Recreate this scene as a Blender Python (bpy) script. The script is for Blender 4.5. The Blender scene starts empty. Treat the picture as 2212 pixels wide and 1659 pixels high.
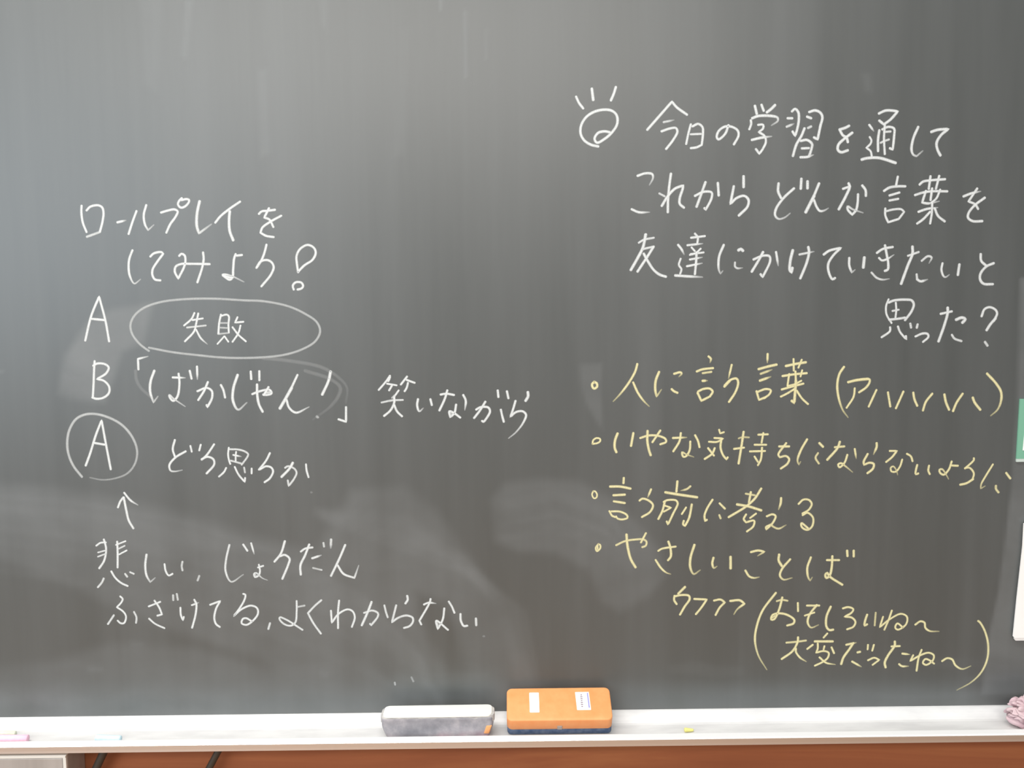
import bpy, bmesh, math, random, re
import numpy as np
from mathutils import Vector, Matrix, noise
R = math.radians
SC = bpy.context.scene
COL = SC.collection

# ---------------------------------------------------------------- camera, light, exposure
Z0 = 0.85                      # height of the board's bottom edge above the floor
cam_d = bpy.data.cameras.new('camera'); cam = bpy.data.objects.new('camera', cam_d); COL.objects.link(cam)
cam_d.sensor_width = 36; cam_d.lens = 36 * 1916 / 2212; cam_d.clip_start = 0.01
cam_d.dof.use_dof = True; cam_d.dof.focus_distance = 1.05; cam_d.dof.aperture_fstop = 14
cam.matrix_world = (Matrix.Translation((0, -1.2, 1.41569)) @ Matrix.Rotation(R(90 - 5), 4, 'X') @ Matrix.Rotation(-0.0122, 4, 'Z'))
SC.camera = cam
SC.view_settings.view_transform = 'Standard'; SC.view_settings.look = 'None'
SC.view_settings.gamma = 1; SC.view_settings.use_curve_mapping = False
SC.view_settings.exposure = 0.0
w = bpy.data.worlds.new('world'); SC.world = w; w.use_nodes = True
w.node_tree.nodes['Background'].inputs[0].default_value = (0.93, 0.97, 1.0, 1)
w.node_tree.nodes['Background'].inputs[1].default_value = 0.42

def area(name, loc, target, sx, sy, power, col):
    d = bpy.data.lights.new(name, 'AREA'); d.shape = 'RECTANGLE'; d.size = sx; d.size_y = sy; d.energy = power; d.color = col
    o = bpy.data.objects.new(name, d); COL.objects.link(o); o.location = loc
    o.rotation_euler = (Vector(target) - Vector(loc)).to_track_quat('-Z', 'Y').to_euler()
    return o
# fluorescent rows on the classroom ceiling, parallel to the board
area('ceiling_tube_light', (-0.9, -0.75, 2.85), (-0.9, -0.75, 0), 2.6, 0.30, 48, (1.0, 0.985, 0.95))
area('ceiling_tube_light', (1.9, -0.9, 2.85), (1.9, -0.9, 0), 2.2, 0.30, 6, (1.0, 0.965, 0.90))
area('ceiling_tube_light', (-0.6, -3.7, 2.85), (-0.6, -3.7, 0), 3.4, 0.9, 185, (1.0, 0.965, 0.915))
# daylight from the windows along the left side
area('window_daylight', (-3.4, -4.4, 1.95), (0.0, 0.0, 1.45), 3.6, 1.7, 84, (0.76, 0.89, 1.0))

# ---------------------------------------------------------------- helpers
def sset(o, label=None, cat=None, group=None, kind=None):
    if label: o['label'] = label
    if cat: o['category'] = cat
    if group: o['group'] = group
    if kind: o['kind'] = kind
    return o
def empty(name, loc=(0, 0, 0), rot=(0, 0, 0), parent=None):
    o = bpy.data.objects.new(name, None); COL.objects.link(o); o.location = loc; o.rotation_euler = rot
    o.empty_display_size = 0.02; o.parent = parent
    return o
def mesh(name, verts, faces, mat, parent=None, smooth=False):
    me = bpy.data.meshes.new(name); me.from_pydata([tuple(v) for v in verts], [], faces); me.update()
    if smooth: me.polygons.foreach_set('use_smooth', [True] * len(me.polygons))
    me.materials.append(mat)
    o = bpy.data.objects.new(name, me); COL.objects.link(o); o.parent = parent
    return o
def bmobj(name, bm, mat, parent=None, smooth=False):
    bmesh.ops.recalc_face_normals(bm, faces=bm.faces)
    me = bpy.data.meshes.new(name); bm.to_mesh(me); bm.free()
    if smooth: me.polygons.foreach_set('use_smooth', [True] * len(me.polygons))
    me.materials.append(mat)
    o = bpy.data.objects.new(name, me); COL.objects.link(o); o.parent = parent
    return o
def box_bm(x0, x1, y0, y1, z0, z1, bev=0.0, seg=2, bm=None):
    own = bm is None
    b = bmesh.new()
    bmesh.ops.create_cube(b, size=1)
    for v in b.verts:
        v.co = Vector(((x0 + x1) / 2 + v.co.x * (x1 - x0), (y0 + y1) / 2 + v.co.y * (y1 - y0), (z0 + z1) / 2 + v.co.z * (z1 - z0)))
    if bev > 0: bmesh.ops.bevel(b, geom=b.edges[:], offset=bev, segments=seg, affect='EDGES', profile=0.5)
    if own: return b
    t = bpy.data.meshes.new('t'); b.to_mesh(t); b.free(); bm.from_mesh(t); bpy.data.meshes.remove(t)
    return bm
def rounded_slab(w, d, z0, z1, r, bev, seg=5, taper=None):
    """slab with rounded plan corners (w along x, d along y) and softened top/bottom rims; taper = (sx, sy) at the bottom"""
    def ring(ins, z, sx=1, sy=1):
        pts = []
        hw, hd, rr = w / 2 - ins, d / 2 - ins, max(r - ins, 0.0005)
        for cx, cy, a0 in ((hw - rr, hd - rr, 0), (-hw + rr, hd - rr, 90), (-hw + rr, -hd + rr, 180), (hw - rr, -hd + rr, 270)):
            for k in range(seg + 1):
                a = R(a0 + 90 * k / seg)
                pts.append(((cx + rr * math.cos(a)) * sx, (cy + rr * math.sin(a)) * sy, z))
        return pts
    sx, sy = taper or (1, 1)
    rings = []
    n = 3
    for k in range(n + 1):
        a = R(90 * k / n)
        rings.append(ring(bev * (1 - math.sin(a)), z0 + bev * (1 - math.cos(a)), sx, sy))
    for k in range(n + 1):
        a = R(90 * k / n)
        rings.append(ring(bev * (1 - math.cos(a)), z1 - bev * (1 - math.sin(a))))
    V = [p for g in rings for p in g]; m = len(rings[0]); F = []
    for i in range(len(rings) - 1):
        for j in range(m):
            F.append((i * m + j, i * m + (j + 1) % m, (i + 1) * m + (j + 1) % m, (i + 1) * m + j))
    F.append(tuple(reversed(range(m)))); F.append(tuple((len(rings) - 1) * m + j for j in range(m)))
    return V, F
def tube(pts, rad, seg=12):
    """round tube along smooth points, closed at the ends; rad may be a list"""
    P = [Vector(p) for p in pts]; V = []; F = []
    ref = Vector((0, 1, 0))
    for i, p in enumerate(P):
        t = (P[min(i + 1, len(P) - 1)] - P[max(i - 1, 0)]).normalized()
        a = t.cross(ref if abs(t.dot(ref)) < 0.95 else Vector((1, 0, 0))).normalized(); b = t.cross(a)
        rr = rad[i] if isinstance(rad, (list, tuple)) else rad
        for k in range(seg):
            g = 2 * math.pi * k / seg; V.append(p + a * math.cos(g) * rr + b * math.sin(g) * rr)
    for i in range(len(P) - 1):
        for k in range(seg):
            F.append((i * seg + k, i * seg + (k + 1) % seg, (i + 1) * seg + (k + 1) % seg, (i + 1) * seg + k))
    F.append(tuple(reversed(range(seg)))); F.append(tuple((len(P) - 1) * seg + k for k in range(seg)))
    return V, F

# ---------------------------------------------------------------- materials
def mat(name, col, rough=0.6, metal=0.0, spec=0.5):
    m = bpy.data.materials.new(name); m.use_nodes = True
    b = m.node_tree.nodes['Principled BSDF']
    b.inputs['Base Color'].default_value = (*col, 1); b.inputs['Roughness'].default_value = rough
    b.inputs['Metallic'].default_value = metal; b.inputs['Specular IOR Level'].default_value = spec
    return m, m.node_tree, b
def node(nt, t, **kw):
    n = nt.nodes.new(t)
    for k, v in kw.items(): setattr(n, k, v)
    return n
def noise_tex(nt, scale, vec=None, stretch=None, detail=4, rough=0.55):
    n = node(nt, 'ShaderNodeTexNoise'); n.inputs['Scale'].default_value = scale
    n.inputs['Detail'].default_value = detail; n.inputs['Roughness'].default_value = rough
    tc = node(nt, 'ShaderNodeTexCoord'); mp = node(nt, 'ShaderNodeMapping')
    nt.links.new(tc.outputs['Object'], mp.inputs[0])
    if stretch: mp.inputs['Scale'].default_value = stretch
    nt.links.new(mp.outputs[0], n.inputs['Vector'])
    return n
def ramp(nt, src, stops):
    r = node(nt, 'ShaderNodeValToRGB'); e = r.color_ramp.elements
    while len(e) < len(stops): e.new(0.5)
    for i, (p, c) in enumerate(stops):
        e[i].position = p; e[i].color = (*c, 1) if len(c) == 3 else c
    nt.links.new(src, r.inputs[0]); return r
def g(v): return (v, v, v)
def math_n(nt, op, a, b=None, clamp=False):
    n = node(nt, 'ShaderNodeMath', operation=op); n.use_clamp = clamp
    for i, x in enumerate((a, b)):
        if x is None: continue
        if isinstance(x, (int, float)): n.inputs[i].default_value = x
        else: nt.links.new(x, n.inputs[i])
    return n.outputs[0]
def mixc(nt, fac, a, b, mode='MIX'):
    n = node(nt, 'ShaderNodeMix', data_type='RGBA', blend_type=mode)
    for i, x in ((0, fac), (6, a), (7, b)):
        if isinstance(x, (int, float)): n.inputs[i].default_value = x
        elif isinstance(x, tuple): n.inputs[i].default_value = (*x, 1)
        else: nt.links.new(x, n.inputs[i])
    return n.outputs[2]

# slate board: dark grey-green enamel under a film of chalk dust, wiped in vertical streaks
M_BOARD, nt, b = mat('board_slate', (0.05, 0.055, 0.05), 0.4, 0, 1.0)
att = node(nt, 'ShaderNodeAttribute'); att.attribute_name = 'dust'
streak = noise_tex(nt, 1.0, stretch=(9, 1, 0.7), detail=5, rough=0.6)
fine = noise_tex(nt, 1.0, stretch=(46, 1, 1.6), detail=4, rough=0.6)
cloud = noise_tex(nt, 6.0, stretch=(1, 1, 1.6), detail=5, rough=0.55); cloud.inputs['Distortion'].default_value = 0.6
s1 = ramp(nt, streak.outputs[0], [(0.3, g(0)), (0.75, g(1))])
s2 = ramp(nt, fine.outputs[0], [(0.3, g(0)), (0.8, g(1))])
c1 = ramp(nt, cloud.outputs[0], [(0.32, g(0.0)), (0.68, g(1))])
d_film = math_n(nt, 'ADD', math_n(nt, 'MULTIPLY', s1.outputs[0], 0.075), math_n(nt, 'MULTIPLY', s2.outputs[0], 0.022))
d_smear = math_n(nt, 'MULTIPLY', att.outputs['Fac'], math_n(nt, 'ADD', math_n(nt, 'MULTIPLY', c1.outputs[0], 0.6), 0.45))
dust = math_n(nt, 'ADD', math_n(nt, 'MULTIPLY', d_film, 1.0), math_n(nt, 'MULTIPLY', d_smear, 0.27), True)
colr = mixc(nt, dust, (0.056, 0.0605, 0.0565), (0.44, 0.462, 0.475))
nt.links.new(colr, b.inputs['Base Color'])
nt.links.new(math_n(nt, 'ADD', math_n(nt, 'MULTIPLY', dust, 0.5), 0.36, True), b.inputs['Roughness'])

def chalk_mat(name, col):
    m, nt, b = mat(name, col, 0.95, 0, 0.1)
    a = node(nt, 'ShaderNodeAttribute'); a.attribute_name = 'amount'
    n = noise_tex(nt, 900, detail=2); r = ramp(nt, n.outputs[0], [(0.3, g(0.72)), (0.6, g(1))])
    nt.links.new(math_n(nt, 'MULTIPLY', a.outputs['Fac'], r.outputs[0], True), b.inputs['Alpha'])
    return m
M_CHALK = {'white': chalk_mat('chalk_white', (0.73, 0.755, 0.75)), 'yellow': chalk_mat('chalk_yellow', (0.79, 0.73, 0.42)),
           'faint': chalk_mat('chalk_wiped', (0.72, 0.74, 0.74))}
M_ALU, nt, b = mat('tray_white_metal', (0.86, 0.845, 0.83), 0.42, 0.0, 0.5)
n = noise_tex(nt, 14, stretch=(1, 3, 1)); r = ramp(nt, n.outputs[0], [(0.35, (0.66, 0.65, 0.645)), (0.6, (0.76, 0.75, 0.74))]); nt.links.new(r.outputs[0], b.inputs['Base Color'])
M_LIPTOP, _, _ = mat('lip_white_metal', (0.88, 0.87, 0.86), 0.4)
M_LIP, nt, b = mat('tray_lip_metal', (0.80, 0.765, 0.745), 0.36, 0.92)
M_FRAME, _, _ = mat('frame_aluminium', (0.62, 0.62, 0.61), 0.4, 0.6)
M_WOOD, nt, b = mat('orange_wood', (0.3, 0.12, 0.05), 0.5, 0, 0.3)
grain = noise_tex(nt, 1.0, stretch=(1.6, 6, 26), detail=6, rough=0.62); grain.inputs['Distortion'].default_value = 0.7
r = ramp(nt, grain.outputs[0], [(0.3, (0.235, 0.074, 0.033)), (0.5, (0.295, 0.098, 0.042)), (0.72, (0.365, 0.138, 0.056))])
nt.links.new(r.outputs[0], b.inputs['Base Color'])
M_PLASTER, _, _ = mat('wall_paint', (0.62, 0.60, 0.54), 0.9)
M_FLOOR, nt, b = mat('floor_boards', (0.35, 0.2, 0.1), 0.45)
n = noise_tex(nt, 1.0, stretch=(3, 22, 1), detail=5); r = ramp(nt, n.outputs[0], [(0.3, (0.26, 0.14, 0.07)), (0.7, (0.42, 0.25, 0.13))]); nt.links.new(r.outputs[0], b.inputs['Base Color'])
M_ORANGE, nt, b = mat('orange_plastic', (0.83, 0.33, 0.115), 0.45)
n = noise_tex(nt, 60); r = ramp(nt, n.outputs[0], [(0.3, (0.84, 0.315, 0.105)), (0.7, (0.86, 0.375, 0.145))]); nt.links.new(r.outputs[0], b.inputs['Base Color'])
M_NAVY, nt, b = mat('navy_felt', (0.06, 0.10, 0.20), 0.95, 0, 0.1)
n = noise_tex(nt, 120); r = ramp(nt, n.outputs[0], [(0.3, (0.06, 0.10, 0.19)), (0.75, (0.17, 0.22, 0.31))]); nt.links.new(r.outputs[0], b.inputs['Base Color'])
M_STICK, _, _ = mat('sticker_white', (0.88, 0.88, 0.88), 0.6)
M_PRINT, _, _ = mat('sticker_print', (0.25, 0.18, 0.22), 0.7)
M_VIOLET, _, _ = mat('sticker_violet', (0.30, 0.28, 0.62), 0.6)
M_GREY, _, _ = mat('grey_catch', (0.42, 0.36, 0.32), 0.5)
M_CREAM, _, _ = mat('cream_plastic', (0.96, 0.955, 0.88), 0.5)
M_FELT, nt, b = mat('dusty_grey_felt', (0.3, 0.3, 0.32), 1.0, 0, 0.05)
n = noise_tex(nt, 34, detail=5, rough=0.6); r = ramp(nt, n.outputs[0], [(0.28, (0.20, 0.195, 0.215)), (0.5, (0.30, 0.29, 0.31)), (0.72, (0.48, 0.44, 0.46))])
n2 = noise_tex(nt, 22, detail=3); r2 = ramp(nt, n2.outputs[0], [(0.55, g(0)), (0.72, g(1))])
tc = node(nt, 'ShaderNodeTexCoord'); sp = node(nt, 'ShaderNodeSeparateXYZ'); nt.links.new(tc.outputs['Object'], sp.inputs[0])
low = ramp(nt, math_n(nt, 'MULTIPLY', sp.outputs[2], 40), [(0.1, g(1)), (0.55, g(0))])
col1 = mixc(nt, math_n(nt, 'MULTIPLY', math_n(nt, 'MULTIPLY', low.outputs[0], r2.outputs[0]), 0.7), r.outputs[0], (0.50, 0.30, 0.36))
nt.links.new(col1, b.inputs['Base Color'])
M_RIM, nt, b = mat('dusty_vinyl', (0.5, 0.48, 0.46), 0.7)
n = noise_tex(nt, 90); r = ramp(nt, n.outputs[0], [(0.35, (0.40, 0.38, 0.38)), (0.7, (0.66, 0.64, 0.60))]); nt.links.new(r.outputs[0], b.inputs['Base Color'])
M_STRAP, _, _ = mat('orange_strap', (0.80, 0.36, 0.14), 0.6)
def stick_mat(name, c):
    m, nt, b = mat(name, c, 0.95, 0, 0.1)
    n = noise_tex(nt, 160); r = ramp(nt, n.outputs[0], [(0.3, tuple(x * 0.88 for x in c)), (0.7, c)]); nt.links.new(r.outputs[0], b.inputs['Base Color'])
    return m
M_CPINK = stick_mat('pink_chalk', (0.95, 0.60, 0.74)); M_CBLUE = stick_mat('blue_chalk', (0.66, 0.86, 0.95))
M_CGREEN = stick_mat('green_chalk', (0.74, 0.78, 0.64)); M_CYEL = stick_mat('yellow_chalk_stick', (0.92, 0.86, 0.30))
M_PINKCLOTH, nt, b = mat('pink_cloth', (0.7, 0.45, 0.5), 0.95, 0, 0.1)
n = noise_tex(nt, 45); r = ramp(nt, n.outputs[0], [(0.3, (0.55, 0.37, 0.42)), (0.7, (0.70, 0.56, 0.56))]); nt.links.new(r.outputs[0], b.inputs['Base Color'])
M_GREEN, _, _ = mat('green_magnet_sheet', (0.19, 0.44, 0.31), 0.5)
M_PALEG, _, _ = mat('pale_green_edge', (0.56, 0.64, 0.60), 0.5)
M_PAPER, _, _ = mat('white_paper', (0.90, 0.885, 0.86), 0.85)
M_STEEL, nt, b = mat('grey_steel', (0.5, 0.48, 0.46), 0.4, 0.3)
n = noise_tex(nt, 1.0, stretch=(30, 30, 3)); r = ramp(nt, n.outputs[0], [(0.3, (0.44, 0.42, 0.40)), (0.7, (0.56, 0.54, 0.52))]); nt.links.new(r.outputs[0], b.inputs['Base Color'])
M_STEEL2, _, _ = mat('pale_steel_edge', (0.88, 0.87, 0.82), 0.4, 0.0)
M_CABLE, nt, b = mat('dark_cable', (0.05, 0.04, 0.03), 0.5)

# ---------------------------------------------------------------- setting
BX0, BX1, BH = -1.75, 1.85, 1.20            # board extent
sset(bmobj('floor', box_bm(-3.0, 3.0, -4.5, 0.06, -0.05, 0.0), M_FLOOR), kind='structure')
sset(bmobj('wall_front', box_bm(-3.0, 3.0, 0.035, 0.18, 0.0, 3.0), M_PLASTER), kind='structure')
sset(bmobj('trim_1', box_bm(-3.0, 3.0, 0.012, 0.035, 0.10, Z0 - 0.012), M_WOOD), kind='structure')   # wooden dado under the board
sset(bmobj('baseboard_front', box_bm(-3.0, 3.0, 0.006, 0.035, 0.0, 0.10, 0.003), M_WOOD), kind='structure')

# ---------------------------------------------------------------- chalkboard
board = sset(empty('chalkboard', (0, 0, Z0)), 'long dark grey chalkboard covered in white and yellow Japanese handwriting', 'chalkboard')
DUST = [(0.62,20,[(-6171,4553),(-6049,5055),(-5743,5489),(-5389,5684),(-4824,5758),(-4975,5230),(-5262,5108),(-5407,4733),(-5548,4432),(-6018,4475)]),(0.3,34,[(-7539,3359),(-6277,3247),(-5144,3039),(-4390,2836),(-3510,2533),(-2751,2295),(-2216,3164),(-1516,3207),(-1078,2892),(-643,2236),(-204,1575),(109,775),(423,-168),(-747,-153),(-670,585),(-790,1119),(-975,1584),(-1357,1721),(-1364,1391),(-992,656),(-942,-151),(-2694,6),(-3573,822),(-4591,1167),(-5537,1576),(-6349,1980),(-7599,2453)]),(0.3,26,[(-312,3012),(-118,3235),(327,3294),(898,3254),(1405,2990),(1979,2334),(2108,1940),(1852,1615),(1466,1409),(1210,1557),(1019,2019),(572,2254),(61,2293),(-256,2427)]),(0.3,8,[(919,4857),(1221,4872),(1207,4589),(1230,3955),(1030,4275),(937,4592)]),(0.55,8,[(6859,5957),(6873,4076),(6843,3181),(6782,2405),(6719,1686),(6596,960),(6527,159),(8345,136),(8074,5943)]),(0.25,30,[(-5628,1047),(-4471,966),(-3322,618),(-2698,-128),(-7766,-64),(-7717,674),(-6546,793)]),(0.3,45,[(-8511,416),(8987,262),(9022,-412),(-8555,-189)]),(0.3,14,[(-3302,8806),(-3180,8804),(-3170,7727),(-3307,7669)]),(0.22,10,[(-4213,9701),(-4117,9700),(-4223,8935),(-4293,8995)]),(0.5,5,[(-577,9541),(-522,9517),(-549,8654),(-586,8655)]),(0.5,4,[(-895,9720),(-834,9720),(-850,9497),(-886,9544)]),(0.2,10,[(-2468,9739),(-2359,9738),(-2374,9268),(-2443,9387)]),(0.12,14,[(-1406,9315),(-1267,9314),(-1401,7706),(-1537,7647)]),(0.14,20,[(-4816,9767),(-4513,9763),(-4632,8524),(-4809,8645)]),(0.2,4,[(-295,9302),(-247,9278),(-277,8888),(-314,8889)]),(0.25,7,[(-5982,719),(-5762,709),(-5765,649),(-5973,638)]),(0.2,10,[(-5369,1077),(-5164,1055),(-5179,1002),(-5346,1017)]),(0.2,8,[(-2739,644),(-2598,596),(-2646,503),(-2742,544)]),(0.2,12,[(4663,8664),(4773,8650),(4803,8412),(4705,8437)]),(0.067,15.5,[(-7447,2873),(-6123,2703),(-4552,2381),(-3300,1906),(-2169,1348),(-1416,650),(-1032,-31),(-977,1),(-1343,713),(-2104,1449),(-3249,2024),(-4518,2495),(-6105,2797),(-7437,2934)]),(0.064,14.1,[(-7449,2833),(-6124,2662),(-4551,2341),(-3296,1866),(-2163,1312),(-1409,624),(-1026,-28),(-984,-2),(-1352,675),(-2112,1391),(-3256,1959),(-4524,2431),(-6110,2735),(-7441,2881)]),(0.143,9.7,[(-7427,3162),(-6103,3028),(-4533,2711),(-3282,2239),(-2153,1650),(-1404,854),(-1025,-24),(-984,-6),(-1347,894),(-2104,1720),(-3245,2322),(-4509,2792),(-6090,3096),(-7421,3206)]),(0.118,13.6,[(-7444,2959),(-6124,2789),(-4560,2459),(-3316,1984),(-2194,1423),(-1446,704),(-1055,-41),(-954,11),(-1310,812),(-2073,1601),(-3224,2195),(-4499,2665),(-6091,2958),(-7426,3070)]),(0.089,10.0,[(-7497,2143),(-6171,1888),(-4590,1560),(-3330,1079),(-2186,595),(-1417,134),(-1021,-48),(-989,18),(-1363,232),(-2126,720),(-3276,1216),(-4552,1692),(-6147,1996),(-7482,2214)]),(0.078,16.1,[(-7433,3090),(-6112,2941),(-4546,2617),(-3300,2144),(-2176,1566),(-1428,800),(-1043,-33),(-967,3),(-1325,876),(-2085,1696),(-3231,2298),(-4501,2768),(-6088,3065),(-7421,3172)]),(0.066,8.8,[(-7471,2522),(-6146,2312),(-4570,1988),(-3314,1510),(-2177,987),(-1418,403),(-1029,-37),(-980,7),(-1352,479),(-2115,1096),(-3263,1633),(-4535,2106),(-6126,2410),(-7459,2586)]),(0.091,16.2,[(-7439,3001),(-6116,2846),(-4546,2524),(-3296,2050),(-2168,1480),(-1418,740),(-1034,-30),(-975,0),(-1338,802),(-2097,1584),(-3242,2173),(-4511,2643),(-6097,2944),(-7429,3066)]),(0.13,11.4,[(-7459,2720),(-6135,2530),(-4564,2204),(-3312,1727),(-2181,1186),(-1427,540),(-1039,-38),(-971,8),(-1337,626),(-2100,1318),(-3248,1880),(-4520,2352),(-6111,2651),(-7445,2800)]),(0.13,16.8,[(-2640,2758),(-1444,2402),(-645,1940),(-37,1412),(225,96),(304,111),(78,1468),(-562,2062),(-1397,2522),(-2618,2836)]),(0.069,13.0,[(-2750,2828),(-1534,2671),(-793,2073),(-244,1406),(27,95),(145,117),(-69,1479),(-644,2231),(-1470,2850),(-2736,2947)]),(0.099,8.5,[(-2565,2717),(-1384,2234),(-551,1865),(99,1420),(354,98),(402,107),(167,1457),(-509,1943),(-1354,2307),(-2547,2762)]),(0.106,18.5,[(-2608,2720),(-1424,2288),(-613,1872),(7,1403),(273,93),(373,113),(150,1476),(-518,2030),(-1364,2439),(-2575,2816)]),(0.108,15.0,[(-2739,2832),(-1520,2662),(-766,2075),(-210,1413),(55,97),(149,115),(-71,1471),(-649,2202),(-1469,2805),(-2726,2927)]),(0.136,13.7,[(-2687,2782),(-1484,2505),(-711,1986),(-130,1406),(138,94),(244,115),(25,1476),(-590,2140),(-1424,2666),(-2664,2887)]),(0.102,14.5,[(-186,2634),(574,2774),(1258,2512),(1643,2051),(1676,2078),(1295,2568),(579,2842),(-193,2676)]),(0.077,11.9,[(-184,2419),(570,2545),(1239,2286),(1627,1898),(1692,1960),(1313,2408),(580,2687),(-201,2507)]),(0.088,9.7,[(-186,2633),(575,2774),(1259,2511),(1644,2050),(1675,2076),(1294,2564),(579,2837),(-193,2673)]),(0.106,9.3,[(-181,2953),(577,3093),(1258,2832),(1642,2278),(1677,2302),(1297,2886),(582,3160),(-189,2995)]),(0.112,8.8,[(-180,2867),(575,3001),(1248,2743),(1634,2218),(1685,2255),(1306,2823),(582,3100),(-192,2929)]),(0.092,18.6,[(-1287,367),(-701,298),(-109,285),(497,363),(490,443),(-113,412),(-695,425),(-1280,447)]),(0.084,8.0,[(5801,550),(6054,551),(6299,547),(6559,542),(6567,638),(6302,700),(6040,704),(5787,646)]),(0.121,8.6,[(-1709,490),(-1269,400),(-825,426),(-376,472),(-379,571),(-831,584),(-1262,558),(-1695,589)]),(0.117,8.7,[(4994,141),(5581,82),(6164,124),(6764,126),(6762,177),(6159,204),(5578,162),(4996,191)]),(0.069,12.4,[(-6584,686),(-6335,687),(-6089,718),(-5838,717),(-5832,771),(-6087,804),(-6339,773),(-6585,741)]),(0.071,18.2,[(-7194,216),(-6734,230),(-6278,212),(-5803,210),(-5797,285),(-6268,331),(-6730,350),(-7195,291)]),(0.135,9.9,[(6299,338),(6696,363),(7089,356),(7501,335),(7503,401),(7090,460),(6686,467),(6289,403)]),(0.148,18.4,[(-7230,154),(-6814,164),(-6397,111),(-5955,176),(-5959,267),(-6388,256),(-6804,309),(-7233,245)]),(0.09,10.7,[(2163,509),(2496,511),(2839,434),(3202,494),(3191,608),(2848,616),(2503,693),(2150,624)]),(0.107,12.3,[(3767,5),(4342,-57),(4919,-66),(5509,-36),(5506,26),(4915,33),(4344,41),(3770,67)]),(0.35,4,[(-7062,4892),(-6875,4864),(-6877,4833),(-7065,4842)])]
def soft_poly(X, Z, pts, fe):
    """1 inside the polygon, falling off over the feather fe (metres) on both sides of its outline"""
    P = np.array(pts, float) / 1e4
    inside = np.zeros(X.shape, bool); dist = np.full(X.shape, 1e9)
    for i in range(len(P)):
        x1, z1 = P[i]; x2, z2 = P[(i + 1) % len(P)]
        c = ((z1 > Z) != (z2 > Z)) & (X < (x2 - x1) * (Z - z1) / ((z2 - z1) if z2 != z1 else 1e-12) + x1)
        inside ^= c
        dx, dz = x2 - x1, z2 - z1; L = dx * dx + dz * dz + 1e-12
        t = np.clip(((X - x1) * dx + (Z - z1) * dz) / L, 0, 1)
        dist = np.minimum(dist, np.hypot(X - x1 - t * dx, Z - z1 - t * dz))
    s = np.where(inside, dist, -dist)
    k = np.clip(0.5 + s / (2 * fe), 0, 1)
    return k * k * (3 - 2 * k)
def grid_axis(a, b, lo, hi, fine, coarse):
    return np.concatenate([np.arange(a, lo, coarse), np.arange(lo, hi, fine), np.arange(hi, b, coarse), [b]])
gx = grid_axis(BX0, BX1, -0.74, 0.74, 0.0045, 0.05); gz = grid_axis(0, BH, 0.0, 1.0, 0.0045, 0.05)
GX, GZ = np.meshgrid(gx, gz); nx, nz = len(gx), len(gz)
dustv = np.zeros(GX.shape)
for gain, fe, pts in DUST:
    k = soft_poly(GX, GZ, pts, fe * 0.00066 * 0.5 + 0.0008) * gain
    dustv = 1 - (1 - dustv) * (1 - k)
V = np.stack([GX.ravel(), np.zeros(nx * nz), GZ.ravel()], 1)
idx = np.arange(nx * nz).reshape(nz, nx)
F = np.stack([idx[:-1, :-1].ravel(), idx[:-1, 1:].ravel(), idx[1:, 1:].ravel(), idx[1:, :-1].ravel()], 1)
me = bpy.data.meshes.new('writing_surface'); me.from_pydata(V.tolist(), [], F.tolist()); me.update()
a = me.attributes.new('dust', 'FLOAT', 'POINT'); a.data.foreach_set('value', dustv.ravel().astype(np.float32))
me.materials.append(M_BOARD)
surf = bpy.data.objects.new('writing_surface', me); COL.objects.link(surf); surf.parent = board
bmobj('backing_panel', box_bm(BX0, BX1, 0.0006, 0.034, 0.0, BH), M_FRAME, board)
bmobj('frame_rail', box_bm(BX0 - 0.03, BX1 + 0.03, -0.012, 0.034, BH, BH + 0.03, 0.002), M_FRAME, board)
for x in (BX0 - 0.03, BX1):
    bmobj('frame_side', box_bm(x, x + 0.03, -0.012, 0.034, -0.012, BH, 0.002), M_FRAME, board)

def extrude_profile(name, prof, x0, x1, m, parent):
    bm = bmesh.new()
    r0 = [bm.verts.new((x0, y, z)) for y, z in prof]; r1 = [bm.verts.new((x1, y, z)) for y, z in prof]
    for i in range(len(prof)):
        j = (i + 1) % len(prof); bm.faces.new((r0[i], r0[j], r1[j], r1[i]))
    bm.faces.new(r0); bm.faces.new(list(reversed(r1)))
    return bmobj(name, bm, m, parent)
ZF = -0.012                                  # trough floor, relative to the board's bottom edge
back = [(0.0, 0.0), (-0.0030, -0.0005), (-0.0065, -0.0022), (-0.0105, -0.0050), (-0.0145, -0.0085), (-0.018, -0.0110), (-0.022, ZF)]
prof = back + [(-0.0600, ZF), (-0.0635, ZF + 0.0015), (-0.0648, -0.0040), (-0.0652, -0.0155), (-0.060, -0.0160), (0.0115, -0.0160), (0.0115, 0.0)]
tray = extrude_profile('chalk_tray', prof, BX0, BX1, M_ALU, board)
lip = [(-0.0648, -0.0045), (-0.0655, -0.0026), (-0.0672, -0.0020), (-0.0788, -0.0020), (-0.0803, -0.0026), (-0.0803, -0.0120), (-0.0652, -0.0120)]
extrude_profile('tray_lip', lip, BX0, BX1, M_LIPTOP, tray)
strip = [(-0.0804, -0.0030), (-0.0808, -0.0034), (-0.0802, -0.0120), (-0.0788, -0.0130), (-0.0652, -0.0130), (-0.0652, -0.0121), (-0.0804, -0.0121)]
fs = extrude_profile('front_strip', strip, BX0, BX1, M_LIP, tray); fs['label'] = 'brushed metal front strip'

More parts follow.
